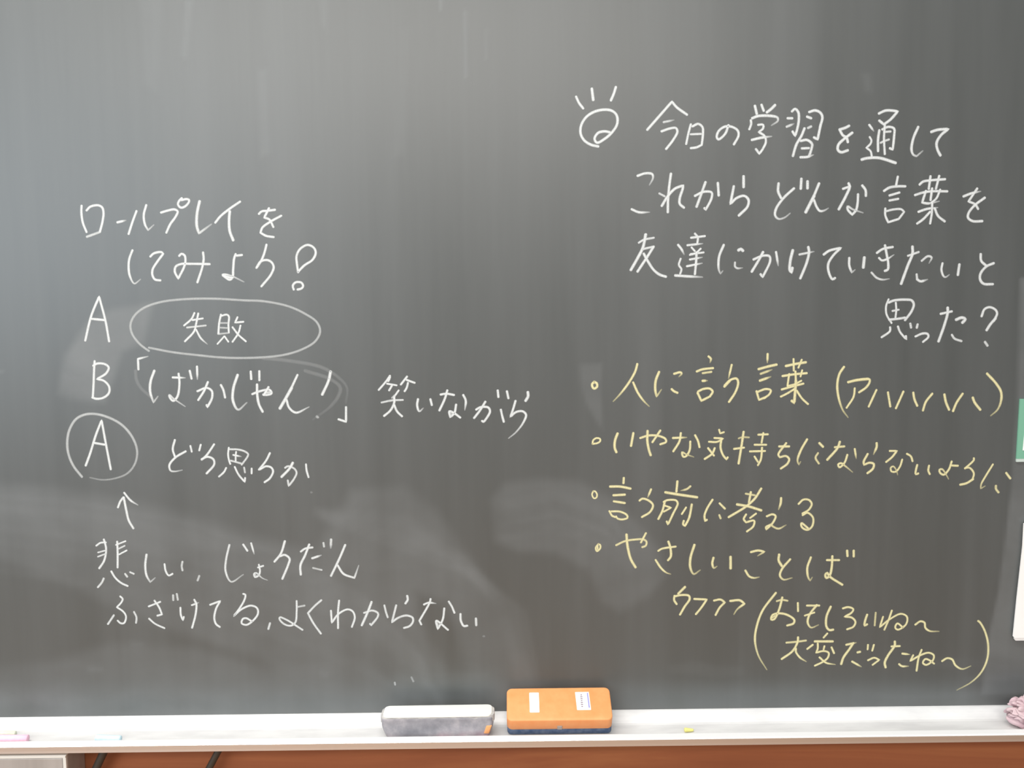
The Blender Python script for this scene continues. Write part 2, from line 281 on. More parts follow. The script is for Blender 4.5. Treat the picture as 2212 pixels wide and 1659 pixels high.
# ---------------------------------------------------------------- handwriting (metres on the board, tenths of a millimetre in the list)
WRITING = """L white|white chalk line of katakana reading ロールプレイを
-5712,7064 -5719,6965 -5707,6841 -5664,6716;-5648,7001 -5595,7050 -5486,7066 -5437,7036 -5424,6962 -5447,6838 -5487,6714;a.75 -5663,6653 -5581,6681 -5496,6710
-5246,6839 -5136,6863>
-4983,6985 -5044,6841 -5103,6684;-4849,7062 -4889,6930 -4878,6806 -4840,6731* -4765,6796>
-4657,6961 -4559,6988 -4475,7000 -4434,6974 -4462,6909 -4543,6802 -4598,6695;-4372,7147 -4412,7106 -4426,7065 -4390,7023 -4331,7039 -4278,7097 -4277,7125 -4310,7134 -4377,7122
w6.6 -4136,7103 -4176,6946 -4187,6781 -4162,6681* -3998,6795>
-3938,6819 -3868,6901 -3729,7007 -3596,7092;w6.4 -3739,6966 -3752,6859 -3750,6709 -3708,6584
-3351,6928 -3312,6961 -3245,6967 -3135,6979;-3214,7001 -3282,6878* -3215,6852 -3164,6752;-3054,6900 -3208,6819 -3312,6745 -3339,6679* -3265,6637 -3165,6619
L white|white chalk line reading してみよう with a balloon exclamation mark
-5063,6467 -5111,6351 -5125,6243 -5114,6125 -5059,6024 -4977,6077>
-4827,6381 -4779,6422 -4677,6438 -4653,6416* -4742,6305 -4806,6205 -4810,6130 -4779,6075 -4707,6062
-4440,6385 -4409,6413 -4368,6392 -4359,6317 -4383,6234 -4466,6084* -4508,6176 -4493,6243 -4424,6276 -4297,6278 -4036,6271;-4118,6427 -4114,6339 -4140,6222 -4211,6030
-3598,6387 -3670,6379;-3682,6400 -3705,6342 -3724,6192 -3736,6092 -3776,6059 -3833,6093 -3870,6127 -3832,6131 -3748,6109 -3591,6031>;-3866,6118 -3816,6101 -3749,6084
-3265,6520 -3294,6421 -3336,6321 -3411,6213;-3407,6218 -3353,6296 -3268,6316 -3210,6290 -3179,6227 -3216,6127 -3353,5966
-2853,6148 -2866,6265 -2867,6366 -2817,6457 -2715,6510 -2632,6471 -2609,6404 -2654,6313 -2766,6239 -2853,6156;-2920,5918 -2931,5969 -2891,6014 -2815,6009 -2792,5963 -2818,5930 -2869,5918
L white|white chalk letter A beside the oval
-5760,5267 -5663,5593 -5542,5855* -5474,5534 -5438,5251;-5665,5559 -5491,5540
L white|white chalk word 失敗 inside a wide chalk oval
w5.2 a.52 -4907,5115 -5027,5212 -5122,5349 -5138,5474 -5076,5597 -4947,5696 -4718,5772 -4378,5807 -3983,5808 -3590,5781 -3337,5767 -3001,5695 -2779,5591 -2624,5477 -2583,5352 -2655,5217 -2851,5106 -3080,5041 -3365,5011 -3705,5006 -3959,5018 -4242,5050 -4580,5094 -4905,5160
w4.6 -4268,5621 -4311,5542 -4416,5453;w4.4 -4300,5525 -4158,5546;w4.4 a.8 -4378,5425 -4123,5450;w4.8 -4217,5614 -4252,5474 -4284,5373 -4414,5239;w4.6 -4255,5395 -4198,5281 -4116,5201>
w4.8 -3913,5594 -3941,5481 -3958,5335;w4.6 -3908,5577 -3834,5593 -3807,5570 -3817,5457 -3816,5350;w4 a.6 -3929,5481 -3828,5480;w4 a.6 -3932,5419 -3830,5412;w4 a.6 -3952,5333 -3827,5345;w4.2 -3880,5300 -3975,5199;w4.2 -3874,5300 -3826,5226;w4.6 -3689,5557 -3726,5484* -3612,5494;w4.6 -3654,5444 -3686,5343 -3770,5225;w4.6 -3762,5423 -3687,5320 -3589,5229
L white|white chalk letter B below the letter A
-5648,4987 -5663,4857 -5678,4686 -5699,4492;-5670,4925 -5618,4953 -5516,4946 -5462,4900 -5500,4821 -5629,4743* -5539,4719 -5470,4638 -5480,4547 -5563,4485 -5655,4475 -5705,4492
L white|white chalk line reading 「ばかじゃん！」 in corner brackets
-5061,4867 -5060,5009* -4928,5041>
w6 -4846,4847 -4904,4700 -4916,4563 -4878,4414* -4817,4493>;-4601,4753 -4436,4745>;-4519,4803 -4513,4672 -4550,4490 -4610,4433 -4658,4491 -4657,4514 -4608,4468 -4454,4357>;-4366,4841 -4346,4733;-4265,4897 -4267,4726>
-4274,4561 -4147,4605 -4080,4564 -4079,4472 -4147,4342* -4157,4370;-4127,4684 -4183,4565 -4268,4440;-3952,4642 -3921,4573 -3902,4470
w6.4 -3720,4776 -3784,4595 -3796,4423 -3733,4302 -3615,4392>;-3540,4820 -3537,4717;-3423,4824 -3427,4699
-3531,4512 -3427,4550 -3290,4566 -3269,4520 -3338,4498 -3383,4504;a.8 -3360,4527 -3280,4537;-3306,4606 -3372,4498;w6 -3461,4642 -3463,4499 -3445,4373 -3398,4269
-2908,4766 -3005,4574;w7 -2993,4591 -3078,4449 -3162,4312;-3067,4426 -3037,4322 -2948,4252 -2769,4325>
w6.4 -2458,4806 -2490,4681 -2581,4494;w6 a.35 -2665,4197 -2651,4184
-2262,4319 -2268,4118* -2369,4153
L white|white chalk words 笑いながら after the closing bracket
w4.8 -1654,4740 -1707,4666 -1812,4548;w5 -1655,4723 -1663,4694 -1679,4666;w4.4 -1697,4632 -1566,4608;w5 -1629,4608 -1670,4540;w5 -1422,4726 -1509,4618;w5 -1428,4680 -1321,4639;w5 -1412,4640 -1431,4572 -1460,4526;w4.6 -1540,4539 -1598,4459;w4.4 a.6 -1598,4471 -1633,4437;w4.8 a.8 -1777,4376 -1634,4403 -1486,4407;w5.4 -1604,4448 -1606,4368 -1660,4265 -1747,4192;w5.2 -1607,4345 -1569,4253 -1502,4183
-1281,4416 -1294,4330 -1267,4249 -1215,4289>;-1112,4413 -1094,4333
-972,4475 -892,4485 -790,4467;-880,4531 -916,4417 -993,4257;-665,4465 -632,4390 -646,4264>;-764,4335 -789,4220 -847,4164* -857,4244 -795,4220 -710,4156;a.5 -834,4244 -835,4186
-492,4263 -429,4296 -326,4289 -304,4237 -351,4146 -397,4095 -414,4107;-365,4370 -441,4251 -522,4148;-156,4258 -140,4178 -118,4091;-195,4522 -187,4431;-70,4509 -51,4412
w6.4 214,4494 217,4437 182,4375;45,4376 16,4279 -26,4159* 49,4222 140,4232 186,4185 150,4082 46,3946 -52,3866>
L white|white chalk letter A inside a hand-drawn circle
w5.8 a.6 -5906,3402 -6013,3554 -6072,3717 -6081,3879 -6042,4052 -5943,4200 -5814,4261 -5666,4265 -5475,4206 -5309,4100 -5181,3926 -5133,3740 -5176,3567 -5285,3441 -5461,3374 -5634,3358 -5792,3389>
-5846,3558 -5781,3714 -5680,3990 -5596,4178* -5560,3896 -5506,3502;-5710,3869 -5574,3844
L white|white chalk words どう思うか beside the circled letter
w5.2 -4611,3896 -4645,3769 -4616,3653;w5.2 -4470,3738 -4616,3653 -4701,3550 -4688,3474 -4631,3462 -4533,3478>;w4.6 -4402,3812 -4387,3731;w4.6 -4260,3828 -4284,3747
w5 -4077,3831 -4186,3682 -4257,3620;w5.2 -4257,3625 -4175,3659 -4097,3624 -4088,3554 -4197,3428
w4.4 -3879,3781 -3892,3690 -3882,3603 -3867,3555;w4.6 a.85 -3867,3759 -3747,3753 -3654,3722 -3617,3686 -3636,3643 -3713,3544;w4.2 -3781,3723 -3789,3671 -3793,3584;w4.4 -3823,3680 -3717,3657>;w4.4 a.8 -3861,3603 -3721,3562;w4.6 -3925,3503 -3957,3447 -4029,3383;w4.6 -3808,3515 -3761,3410 -3679,3304* -3672,3361;w4.4 a.8 -3680,3505 -3670,3435;w4.6 -3577,3490 -3580,3421
w5 -3320,3700 -3376,3597 -3479,3472;w5 -3466,3476 -3378,3518 -3310,3500 -3286,3448 -3333,3352 -3408,3297
w4.8 a.85 -3121,3493 -3078,3515 -2993,3479 -2965,3426 -2997,3348 -3079,3240* -3089,3319;w6 -3012,3562 -3062,3480 -3173,3368;w4.8 -2832,3538 -2826,3451 -2803,3359
L white|white chalk arrow pointing up at the circled letter
w5 -5339,3174 -5258,3068 -5163,3003>;w5 -5435,2971 -5396,3058 -5353,3110;w5.4 -5348,3110 -5322,2929 -5295,2788 -5237,2676
L white|white chalk line reading 悲しい、じょうだん
w5 -5652,2525 -5629,2419 -5633,2336 -5668,2218 -5737,2119;w4.4 -5761,2438 -5701,2478 -5625,2483;w4 a.85 -5742,2343 -5631,2371;w4 a.85 -5746,2284 -5634,2324;w5 -5469,2493 -5471,2334 -5482,2127;w4 -5489,2446 -5353,2498;w4 a.85 -5451,2393 -5368,2433;w4 -5455,2310 -5343,2368;w5 a.85 -5681,1976 -5707,1923 -5768,1852;w5 -5571,2075 -5518,1980 -5441,1908 -5356,1865;w5 a.85 -5382,2037 -5355,1996;w4.6 a.85 -5312,2060 -5261,2036
w5.4 -5074,2305 -5099,2152 -5088,2010 -5041,1915* -4974,1973>
w4.8 -4832,2167 -4819,2066 -4781,2006 -4728,2029;w5 a.75 -4582,2199 -4596,2134 -4587,2075
w5 a.7 -4359,1995 -4385,1930
w5 a.92 -3925,2427 -3979,2221 -3992,2056 -3922,1907 -3751,2005>;w5 -3734,2430 -3680,2341;w4.8 -3624,2447 -3589,2299>
w4.4 -3468,2126 -3544,2103;w4.4 -3529,2144 -3517,2050 -3537,1991 -3590,1968 -3600,2015 -3570,2027 -3492,1955 -3423,1924>;w4 a.6 -3588,2009 -3572,1985
w5.4 -3158,2470 -3221,2294 -3312,2183;w5.4 -3234,2259 -3164,2276 -3102,2222 -3123,2139 -3211,1939
w5 -2943,2320 -2884,2361 -2779,2377;w5.6 -2824,2419 -2887,2266 -2955,2125 -2954,1995;w5.4 -2790,2224 -2667,2264>;w4.4 a.7 -2783,2088 -2662,2057;w5 a.8 -2627,2440 -2620,2387;w6 a.85 -2520,2486 -2528,2368>
w5.4 -2328,2407 -2415,2213 -2537,1972;w5.2 -2440,2119 -2363,2000 -2214,1939* -2151,2110>
L white|white chalk line reading ふざけてる、よくわからない
w4.6 -5468,1718 -5435,1682 -5455,1634 -5522,1564* -5438,1503 -5401,1431 -5435,1336 -5481,1336 -5520,1373;w5 a.85 -5569,1451 -5606,1398 -5657,1326;w4.8 a.85 -5287,1495 -5256,1417 -5266,1339
w4.6 -5080,1570 -4915,1634;w4.8 -4995,1652 -4936,1556 -4900,1454* -4965,1437;w4.6 a.9 -5083,1397 -5005,1324 -4874,1257;w5 a.75 -4733,1727 -4734,1655;w5 a.75 -4681,1744 -4670,1660
w4.8 -4640,1547 -4639,1445 -4613,1367* -4599,1415;w4.4 -4481,1580 -4387,1615>;w5 -4443,1657 -4417,1597 -4435,1443 -4490,1258
w5 -4226,1583 -4084,1635* -4147,1523 -4176,1392 -4156,1308 -4105,1265
w4.8 -3761,1732 -3733,1720 -3747,1649 -3834,1507 -3907,1418* -3787,1518 -3657,1564 -3577,1527 -3569,1444 -3654,1337 -3737,1290 -3800,1315 -3781,1375 -3734,1386 -3654,1337
w5.2 a.85 -3405,1310 -3431,1227
w4.8 a.9 -3024,1622 -3029,1473 -3052,1318 -3117,1271 -3210,1296 -3271,1368 -3265,1392 -3173,1355 -2956,1209;w4.6 a.7 -3010,1538 -2916,1555
w5 a.9 -2681,1629 -2771,1553 -2873,1447* -2802,1303 -2702,1152
w5 -2435,1620 -2454,1466 -2461,1226;w4.8 -2552,1479 -2546,1305* -2449,1430 -2319,1494 -2250,1463 -2224,1379 -2268,1242
w5 a.9 -2094,1441 -1973,1472 -1901,1434 -1902,1391 -1999,1263* -2014,1284;w5.6 -1985,1596 -2036,1467 -2130,1264;w4.8 a.9 -1809,1545 -1790,1454 -1766,1373
w5.6 -1489,1675 -1483,1622 -1516,1568;w5.2 a.92 -1645,1543 -1710,1302* -1620,1365 -1504,1396 -1421,1363 -1417,1309 -1465,1245 -1544,1219
w5 -1260,1549 -1196,1575 -1097,1563>;w5 -1166,1628 -1175,1586 -1327,1319* -1302,1265;w5 -978,1492 -1002,1336 -1073,1197* -1092,1316 -932,1184;w4.8 a.6 -1077,1283 -1067,1229;w5 -914,1588 -873,1517 -838,1426
w5.4 -755,1408 -751,1312 -711,1236 -663,1240;w5.6 a.9 -541,1341 -538,1244
L faint|faint leftover chalk marks of wiped writing
w8 a.13 -3365,4999 -3026,4961 -2576,4865 -2353,4725 -2243,4587 -2260,4382>
w8 a.12 -2804,4822 -2467,4704 -2334,4588 -2360,4474 -2478,4327 -2712,4158>
w7 a.12 -5101,4850 -5096,4736 -5044,4621 -4914,4494
w5 a.18 -442,1087 -428,1085
w5 a.5 -1692,435 -1686,402;w5 a.35 -1455,508 -1430,448
w5 a.15 -2776,3149 -2767,3145
w5 a.3 -2661,4189 -2644,4180
L white|white chalk drawing of an eye-like circle with three rays
w5.6 893,8405 931,8324 986,8253;w6.4 1101,8505 1119,8360;w6 1418,8523 1390,8437 1352,8351
w6 1183,7757 1089,7780 1001,7835 951,7923 957,8031 1024,8139 1135,8208 1268,8233 1368,8216 1429,8156 1434,8047 1367,7939 1267,7854 1167,7806 1134,7855 1179,7931 1267,7952 1334,7940
L white|white chalk line reading 今日の学習を通して
w5.8 1833,7966 1999,8149 2159,8326* 2220,8255 2359,8155;w5 a.8 2049,8062 2182,8087>;w5.6 2022,7943 2133,7979 2210,7984 2233,7940 2178,7832 2084,7713
w5.2 2410,8030 2377,7906 2350,7775;w5.4 2432,8003 2509,8034 2565,7990 2571,7903 2556,7762* 2489,7730 2411,7720;w5 a.9 2410,7900 2544,7904
w5.6 2909,8013 2865,7900 2777,7830 2755,7858 2776,7933 2854,7992 2953,7991 3032,7941 3043,7876 2983,7762
w6 3256,8260 3282,8154;w6 3343,8271 3373,8194;w6.4 3522,8265 3473,8217 3415,8173;w5.4 3204,8074 3209,8025 3185,7956;w6.2 3221,8098 3299,8126 3490,8123 3557,8102 3562,8062 3484,8006>;w5.4 3301,8012 3367,8011 3368,7966 3310,7918* 3386,7868 3407,7794 3371,7705 3322,7636* 3275,7698;w6 3220,7817 3344,7844 3477,7859>
w5.8 3747,8181 3788,8213 3830,8172 3840,8075 3821,7953 3794,7863* 3759,7921;w5.6 3690,8093 3753,8092;w5.6 a.85 3680,7983 3770,8018>;w6 3976,8170 4054,8190 4121,8161 4151,8103 4125,7982 4094,7815* 4044,7840;w6 3948,8110 4002,8089;w5.6 a.85 3963,7963 4004,7983
w6 3917,7960 3877,7862 3812,7749 3769,7602;w6 3870,7797 3953,7808 4020,7754 4013,7689 3981,7591;w5.4 3884,7699 3980,7702;w5.8 3869,7584 3957,7587 4035,7611>
w6.4 4383,7938 4458,7961 4507,7985;w6 4383,7938 4426,7864 4477,7831 4495,7773;w6.2 4551,7895 4444,7815 4371,7742 4364,7677 4406,7643 4497,7667
w5.4 4774,7995 4832,7918>;w4.8 4783,7837 4807,7793 4797,7750 4742,7696* 4799,7652 4817,7586;w6.6 4684,7544 4745,7560 4912,7563 5136,7495
w6 4898,8140 4986,8177 5075,8176 5147,8164* 5055,8062 4968,7998* 4906,8048;w5.6 4909,7923 4895,7803 4899,7651;w5.6 4948,7933 5025,7965 5103,7942 5106,7833 5093,7670* 5054,7687;w5 a.85 4971,7900 5059,7905;w5 a.85 4930,7759 4974,7780 5040,7801;w5.2 4980,7987 4973,7824 4989,7611
w6 5424,7960 5362,7809 5343,7667 5367,7601 5412,7579* 5488,7644>
w6.2 5598,7893 5680,7919 5824,7928* 5727,7848 5674,7750 5688,7663 5729,7586
L white|white chalk line reading これから どんな言葉を
w5.6 1704,7367 1810,7399 1899,7387 1910,7338 1866,7250>;w5.6 1626,6929 1721,6889 1860,6887>
w6 2149,7390 2128,7236 2112,7060 2109,6884;w5 a.8 1994,7133 2067,7094;w6 2028,6968 2100,7083 2200,7191 2312,7234* 2306,7190 2268,7070 2268,6993 2324,6942
w5.6 2469,7095 2591,7148 2692,7136 2692,7065 2615,6911* 2598,6933;w6 a.95 2610,7274 2547,7099 2492,6951;w6 2774,7261 2787,7096
w6.2 3116,7345 3118,7202;w6 2987,7215 2944,6984* 3027,7060 3128,7087 3184,7037 3174,6949 3058,6829
w6 3583,7246 3579,7142 3619,7053;w5.8 3790,7178 3653,7053 3554,6911 3544,6823 3590,6778 3668,6794 3740,6848>;w6 3886,7303 3880,7171
w6.2 3969,7269 3970,7175
w6 4123,7239 4048,7053;w7.2 4059,7075 3951,6862;w5.6 4060,7020 4095,6932 4141,6876 4197,6881 4247,6908>
w5.6 4443,7164 4537,7196;w6.2 4516,7235 4531,7191 4484,7070 4392,6895;w5.8 4698,7205 4744,7144 4750,7067;w5.6 4645,7090 4642,6980 4622,6881 4573,6821* 4510,6894 4509,6932 4577,6893 4712,6847>
w5.4 5170,7315 5150,7200;w5.8 a.95 4990,7130 5062,7173 5173,7188 5273,7187;w5.4 5064,7069 5197,7106;w5.4 5066,7003 5183,7023;w5.2 5013,6899 5015,6810 5056,6716* 5195,6758;w5.2 a.9 5014,6860 5136,6886 5226,6885 5266,6851* 5201,6764
w5.6 5463,7207 5506,7245 5595,7260 5801,7274;w5.6 5605,7315 5587,7150;w5.4 5721,7319 5682,7149;w5.6 5405,7070 5510,7102 5621,7117 5834,7114;w5.6 5549,7123 5503,6970* 5581,6958 5726,6984>;w5.6 5631,7155 5614,7002;w5 5738,7138 5691,7023 5626,6968;w5.6 5456,6849 5572,6886 5706,6901>;w5.2 5637,6957 5635,6825 5617,6692;w5.6 5612,6847 5520,6749 5443,6694;w5.6 5673,6891 5720,6791 5812,6718
w5.8 6053,7045 6152,7082 6274,7108>;w5.4 6233,7147 6122,6978* 6213,6938 6254,6877;w5.8 6338,7025 6202,6922 6127,6823 6123,6763 6186,6718 6315,6716
L white|white chalk line reading 友達にかけていきたいと
w5 a.9 1721,6485 1788,6523 1923,6549;w6.6 1814,6595 1777,6423 1698,6268 1614,6124;w5.2 a.9 1777,6401 1923,6432*;w6 1917,6427 1844,6311 1704,6101;w6 1788,6339 1833,6255 1923,6120 2002,6058 2087,6029
w5.6 2248,6451 2293,6394 2327,6327>;w4.8 2283,6267 2260,6183 2294,6127 2278,6066;w6 2210,6044 2374,6031 2571,6018>
w5.2 2421,6543 2606,6563;w5.2 2472,6598 2511,6547 2506,6470;w5.2 2372,6444 2573,6463>;w4.6 2428,6415 2473,6365;w4.6 2551,6397 2484,6337 2406,6315;w4.8 2417,6326 2591,6346;w5 2406,6254 2569,6280>;w5.2 2367,6165 2569,6202>;w5.6 2495,6348 2491,6236 2475,6058
w5.8 2860,6443 2799,6288 2795,6121 2818,6059* 2846,6093>;w6.8 3057,6369 3090,6385 3118,6362;w5 a.8 3013,6208 3014,6152 3048,6129 3110,6134>
w5.6 3260,6244 3383,6292 3473,6286 3485,6224 3387,6008* 3358,6047;w6 3388,6342 3339,6248 3239,6082;w5.6 3562,6340 3593,6162>
w6.8 3786,6360 3755,6221 3751,6098 3774,6065* 3784,6126
w5.2 a.9 3876,6303 4067,6339>;w6.2 3993,6401 4005,6335 3974,6190 3893,5985
w5.8 4202,6299 4274,6348 4431,6385* 4331,6286 4266,6175 4274,6064 4326,5968 4360,5984
w5.6 4546,6250 4548,6150 4583,6054* 4622,6087>;w7 4748,6253 4737,6120
w5.6 4915,6312 4992,6362 5126,6388;w5 4945,6245 4985,6211 5063,6233 5140,6282>;w5.8 5021,6411 5050,6277 5070,6177 5066,6088 5027,6071;w5 a.85 4848,6051 4923,5978 5002,5954 5086,5964>
w5 a.95 5332,6268 5398,6290 5476,6317;w6.4 5390,6390 5393,6296 5335,6140 5251,5895;w5.2 a.9 5519,6199 5601,6260 5652,6242 5621,6170>
w5.2 a.9 5456,6021 5464,5960;w5.8 a.95 5464,5954 5510,5926 5599,5947>
w5.2 5800,6164 5788,6075 5824,5985 5852,5979 5891,6007>;w6.2 6027,6145 6011,6005
w5.8 6309,6280 6318,6191 6388,6123;w6 6488,6156 6388,6112 6313,6013 6315,5934 6362,5883 6486,5876
L white|white chalk words 思った？ closing the question
w4.6 5088,5691 5057,5602 5065,5489 5136,5370;w5.8 a.95 5090,5647 5162,5674 5320,5683 5399,5671 5429,5620 5403,5530 5316,5407;w4.6 5186,5645 5194,5544 5185,5432;w4.8 a.9 5143,5533 5228,5549;w5.6 a.95 5101,5416 5214,5426 5315,5441;w5.2 5117,5314 5116,5263 5005,5180;w5 5222,5324 5252,5250 5340,5147* 5333,5193;w5.4 a.9 5388,5361 5400,5305;w5.4 a.9 5487,5349 5477,5302
w5.2 5463,5185 5559,5224 5627,5217 5639,5178 5567,5110
w5.4 5794,5486 5946,5518;w6.2 5887,5569 5890,5502 5849,5333 5777,5114;w6.8 6006,5405 6084,5432 6130,5409 6092,5364;w5.4 a.85 5955,5202 5991,5151 6088,5115
w5.6 6349,5446 6385,5541 6452,5568 6532,5533 6557,5482 6515,5381;w6.4 6537,5415 6471,5337 6423,5258;w6 a.85 6406,5100 6442,5049
L yellow|yellow chalk line reading 人に言う言葉（アハハハハ）
w5.6 1116,4621 1088,4593 1093,4553 1116,4530 1156,4558 1150,4604 1116,4621
w5.4 1702,4859 1673,4757 1582,4599 1468,4451 1377,4355>;w5.2 1645,4609 1707,4471 1787,4356 1861,4281>
w5.8 1997,4747 1952,4628 1946,4503 1964,4411* 2026,4502>;w5.4 2201,4719 2287,4738 2304,4721 2270,4681>;w5.4 2168,4511 2197,4483 2248,4459
w5.2 2666,4950 2700,4915 2689,4870>;w5.4 2508,4747 2582,4774 2729,4790;w5 a.85 2588,4723 2707,4739;w6 2588,4618 2645,4620>;w5.4 2521,4456 2573,4346* 2675,4397;w5.4 2527,4473 2595,4506 2686,4511 2726,4470 2687,4402
w5 2982,4832 2941,4650>;w6 2885,4537 2958,4616;w5.4 2890,4554 2969,4627 3049,4643 3072,4592 3039,4467 2949,4325
w5.4 3467,4974 3465,4860>;w6 3347,4768 3477,4803 3590,4827;w5.4 a.85 3376,4704 3523,4757>;w6 a.95 3366,4611 3508,4661>;w5.2 3322,4469 3358,4348* 3437,4382;w5.2 3334,4457 3447,4496 3516,4478 3499,4427 3426,4370
w6 3716,4806 3851,4833 3987,4854;w4.8 3819,4901 3825,4742;w4.8 3930,4889 3886,4781;w5.4 3672,4670 3820,4691 4001,4706;w4.8 3763,4697 3742,4538;w5.2 3847,4731 3855,4605;w4.6 3938,4746 3917,4661;w5.2 3663,4487 3765,4515 3958,4564;w4.6 3742,4532 3844,4559 3929,4604;w6.4 3855,4605 3846,4445 3837,4302* 3802,4331;w5 3834,4491 3744,4435 3653,4390;w5 3869,4468 3939,4364 4025,4283
w5.6 4505,4785 4445,4689 4419,4541 4440,4369 4500,4197 4571,4098>
w6 4566,4576 4674,4601 4833,4616*;w5.4 4674,4601 4787,4616 4855,4610 4856,4570 4812,4502 4717,4435;w4.8 4657,4492 4644,4378 4551,4225
w5 4953,4466 4853,4238;w5.2 5110,4430 5147,4235;w5.2 5320,4439 5224,4211
w5.4 5455,4423 5472,4335 5514,4241;w5.4 5714,4405 5629,4294 5593,4176
w5.6 5879,4393 5902,4290 5949,4182;w5.4 6127,4400 6049,4279 6003,4162;w6 6266,4345 6292,4281 6374,4177
w5.8 6449,4670 6575,4536 6648,4418 6652,4291 6608,4174 6523,4096>
L yellow|yellow chalk line reading いやな気持ちにならないように
w4.4 1090,3772 1101,3824 1147,3852 1193,3840 1193,3806 1158,3783 1092,3772
w6 1433,3912 1399,3820 1393,3717 1416,3653;w5.6 1648,3915 1616,3737
w5.2 1742,3845 1856,3878 1993,3871 2085,3829 2096,3789 2016,3755;w5.2 2016,3945 1959,3860 1908,3785;w5.8 1842,3942 1839,3803 1862,3676 1885,3606
w5.4 2188,3840 2371,3845>;w5.2 2296,3907 2279,3798 2194,3655;w5 2490,3876 2531,3795 2552,3708;w5 2426,3790 2417,3669 2372,3589 2332,3578 2314,3642 2372,3612 2469,3576>
w4.6 2818,3947 2833,3895* 2884,3912;w4.8 2754,3833 2874,3825* 2794,3780 2680,3782;w5.2 2851,3820 2840,3699 2876,3594 2922,3536* 2939,3564;w5 2669,3695 2750,3590;w5.2 2760,3694 2727,3619 2624,3545
w5.6 3153,3914 3126,3718 3089,3476;w4.4 a.65 3085,3823 3137,3839 3228,3835;w5 3024,3679 3161,3695;w5 3353,3871 3485,3875;w4.8 3422,3894 3400,3761;w5 3304,3733 3464,3731;w5 3242,3642 3448,3645;w5 3407,3692 3392,3530 3353,3449;w4.8 3305,3571 3352,3496
w5.4 3640,3706 3778,3704;w5.2 3737,3751 3631,3591 3654,3556* 3734,3572 3780,3531 3758,3467 3668,3399
w5.4 4022,3800 3939,3650 3895,3512 3913,3448* 3936,3488>;w5.6 4189,3746 4241,3693;w5 a.8 4174,3607 4141,3544 4188,3462
w5.2 a.9 4402,3685 4533,3695;w5.8 4469,3760 4442,3679 4302,3513;w4.8 4675,3659 4697,3531>;w5 4576,3579 4538,3469 4470,3406 4452,3447 4492,3464 4550,3423 4649,3340>
w5.6 4973,3736 4974,3684 4936,3586>;w5.4 4854,3587 4801,3478 4808,3437* 4882,3465 4940,3447 4930,3383 4856,3320
w5 5154,3625 5252,3624* 5190,3541 5109,3472;w4.8 5390,3583 5445,3547 5471,3478;w4.6 5328,3504 5301,3410 5244,3337 5185,3342 5174,3392 5208,3411 5254,3351 5270,3296>
w5 5536,3427 5519,3348 5520,3298 5554,3308;w4.8 5698,3415 5690,3346 5712,3296
w5 6094,3408 6014,3412;w5 6007,3469 5970,3357 5901,3286 5850,3317 5844,3358 5879,3363 5931,3296 5969,3229>
w4.8 6308,3511 6309,3485 6192,3369;w4.6 6191,3374 6252,3379 6315,3301 6298,3209;w5.4 6308,3220 6218,3164 6133,3145
w4.6 6573,3421 6478,3258 6421,3146 6418,3085* 6473,3120>;w5.4 6759,3301 6818,3223;w5.6 a.85 6624,3123 6626,3082 6663,3031
L yellow|yellow chalk line reading 言う前に考える
w4 1098,3115 1080,3073 1107,3017 1140,3026 1149,3073 1121,3115 1098,3115
w5.6 1517,3296 1512,3222;w5.8 1328,3178 1466,3176 1609,3146;w5.6 1374,3056 1531,3063;w5.4 1379,2972 1530,2946;w4.8 1318,2837 1355,2771 1401,2751;w4.8 1346,2832 1466,2826 1558,2778 1567,2740 1493,2717 1429,2732 1410,2761
w5.2 1891,3133 1848,3027>;w5.2 1733,2977 1770,3004 1853,2980 1917,2914 1880,2820 1765,2747
w5.4 2252,3241 2239,3096;w5 a.9 2431,3169 2386,3132 2303,3110>;w6.2 2087,3089 2248,3059 2524,3014;w5 2064,2954 2106,2977 2230,2975 2258,2937 2194,2788 2125,2639* 2107,2682;w5.2 2078,2949 2046,2828 1991,2716;w4.6 2083,2902 2166,2873* 2065,2818;w4.6 2373,2875 2314,2782;w5.4 2451,2916 2415,2729 2360,2617* 2333,2637 2342,2688
w5.2 2736,2978 2663,2858 2627,2755 2637,2680* 2660,2698;w5 2833,2926 2907,2850;w5 a.85 2830,2762 2849,2715
w5 a.8 3191,3056 3317,3032;w5.4 3261,3077 3236,2933;w5.6 3403,3125 3317,2988 3198,2878 2959,2731;w6 3072,2908 3231,2878 3407,2820;w5 3199,2767 3167,2701 3200,2656* 3310,2677 3300,2599 3213,2527;w4.8 3336,2777 3255,2716
w5.6 3678,2989 3673,2917 3647,2834>;w5.2 3484,2736 3561,2763 3605,2740 3573,2651 3481,2552* 3475,2585 3541,2618;w4.8 a.85 3541,2618 3585,2584 3651,2561 3749,2610>
w5 3919,2903 3984,2963 4061,2957 4100,2901 4063,2823 3976,2769;w5 3977,2746 4042,2779 4120,2711 4111,2589 4046,2539 3969,2579 3962,2635 4056,2561
L yellow|yellow chalk line reading やさしいことば
w4.6 1165,2374 1128,2322 1146,2275 1192,2321 1188,2364 1165,2374;w4 1155,2341 1155,2303
w5 a.9 1410,2356 1530,2411 1678,2433 1789,2432 1830,2398 1816,2342 1770,2324;w5 1821,2521 1752,2390;w6 1553,2505 1567,2345 1613,2156 1678,2041
w5 1992,2269 2038,2297 2232,2327;w5.6 2131,2399 2159,2309 2164,2187 2127,2135;w5 1955,2142 2030,2027 2104,1960 2160,1940>
w6 2491,2348 2437,2164 2437,2022 2484,1936 2567,1987>
w5.6 2755,2163 2739,2079 2762,2017 2800,2039>;w6.4 2991,2172 2993,2009
w5.4 3271,2236 3370,2257 3458,2239* 3370,2184>;w5.2 3197,1978 3253,1893 3319,1870 3385,1880>
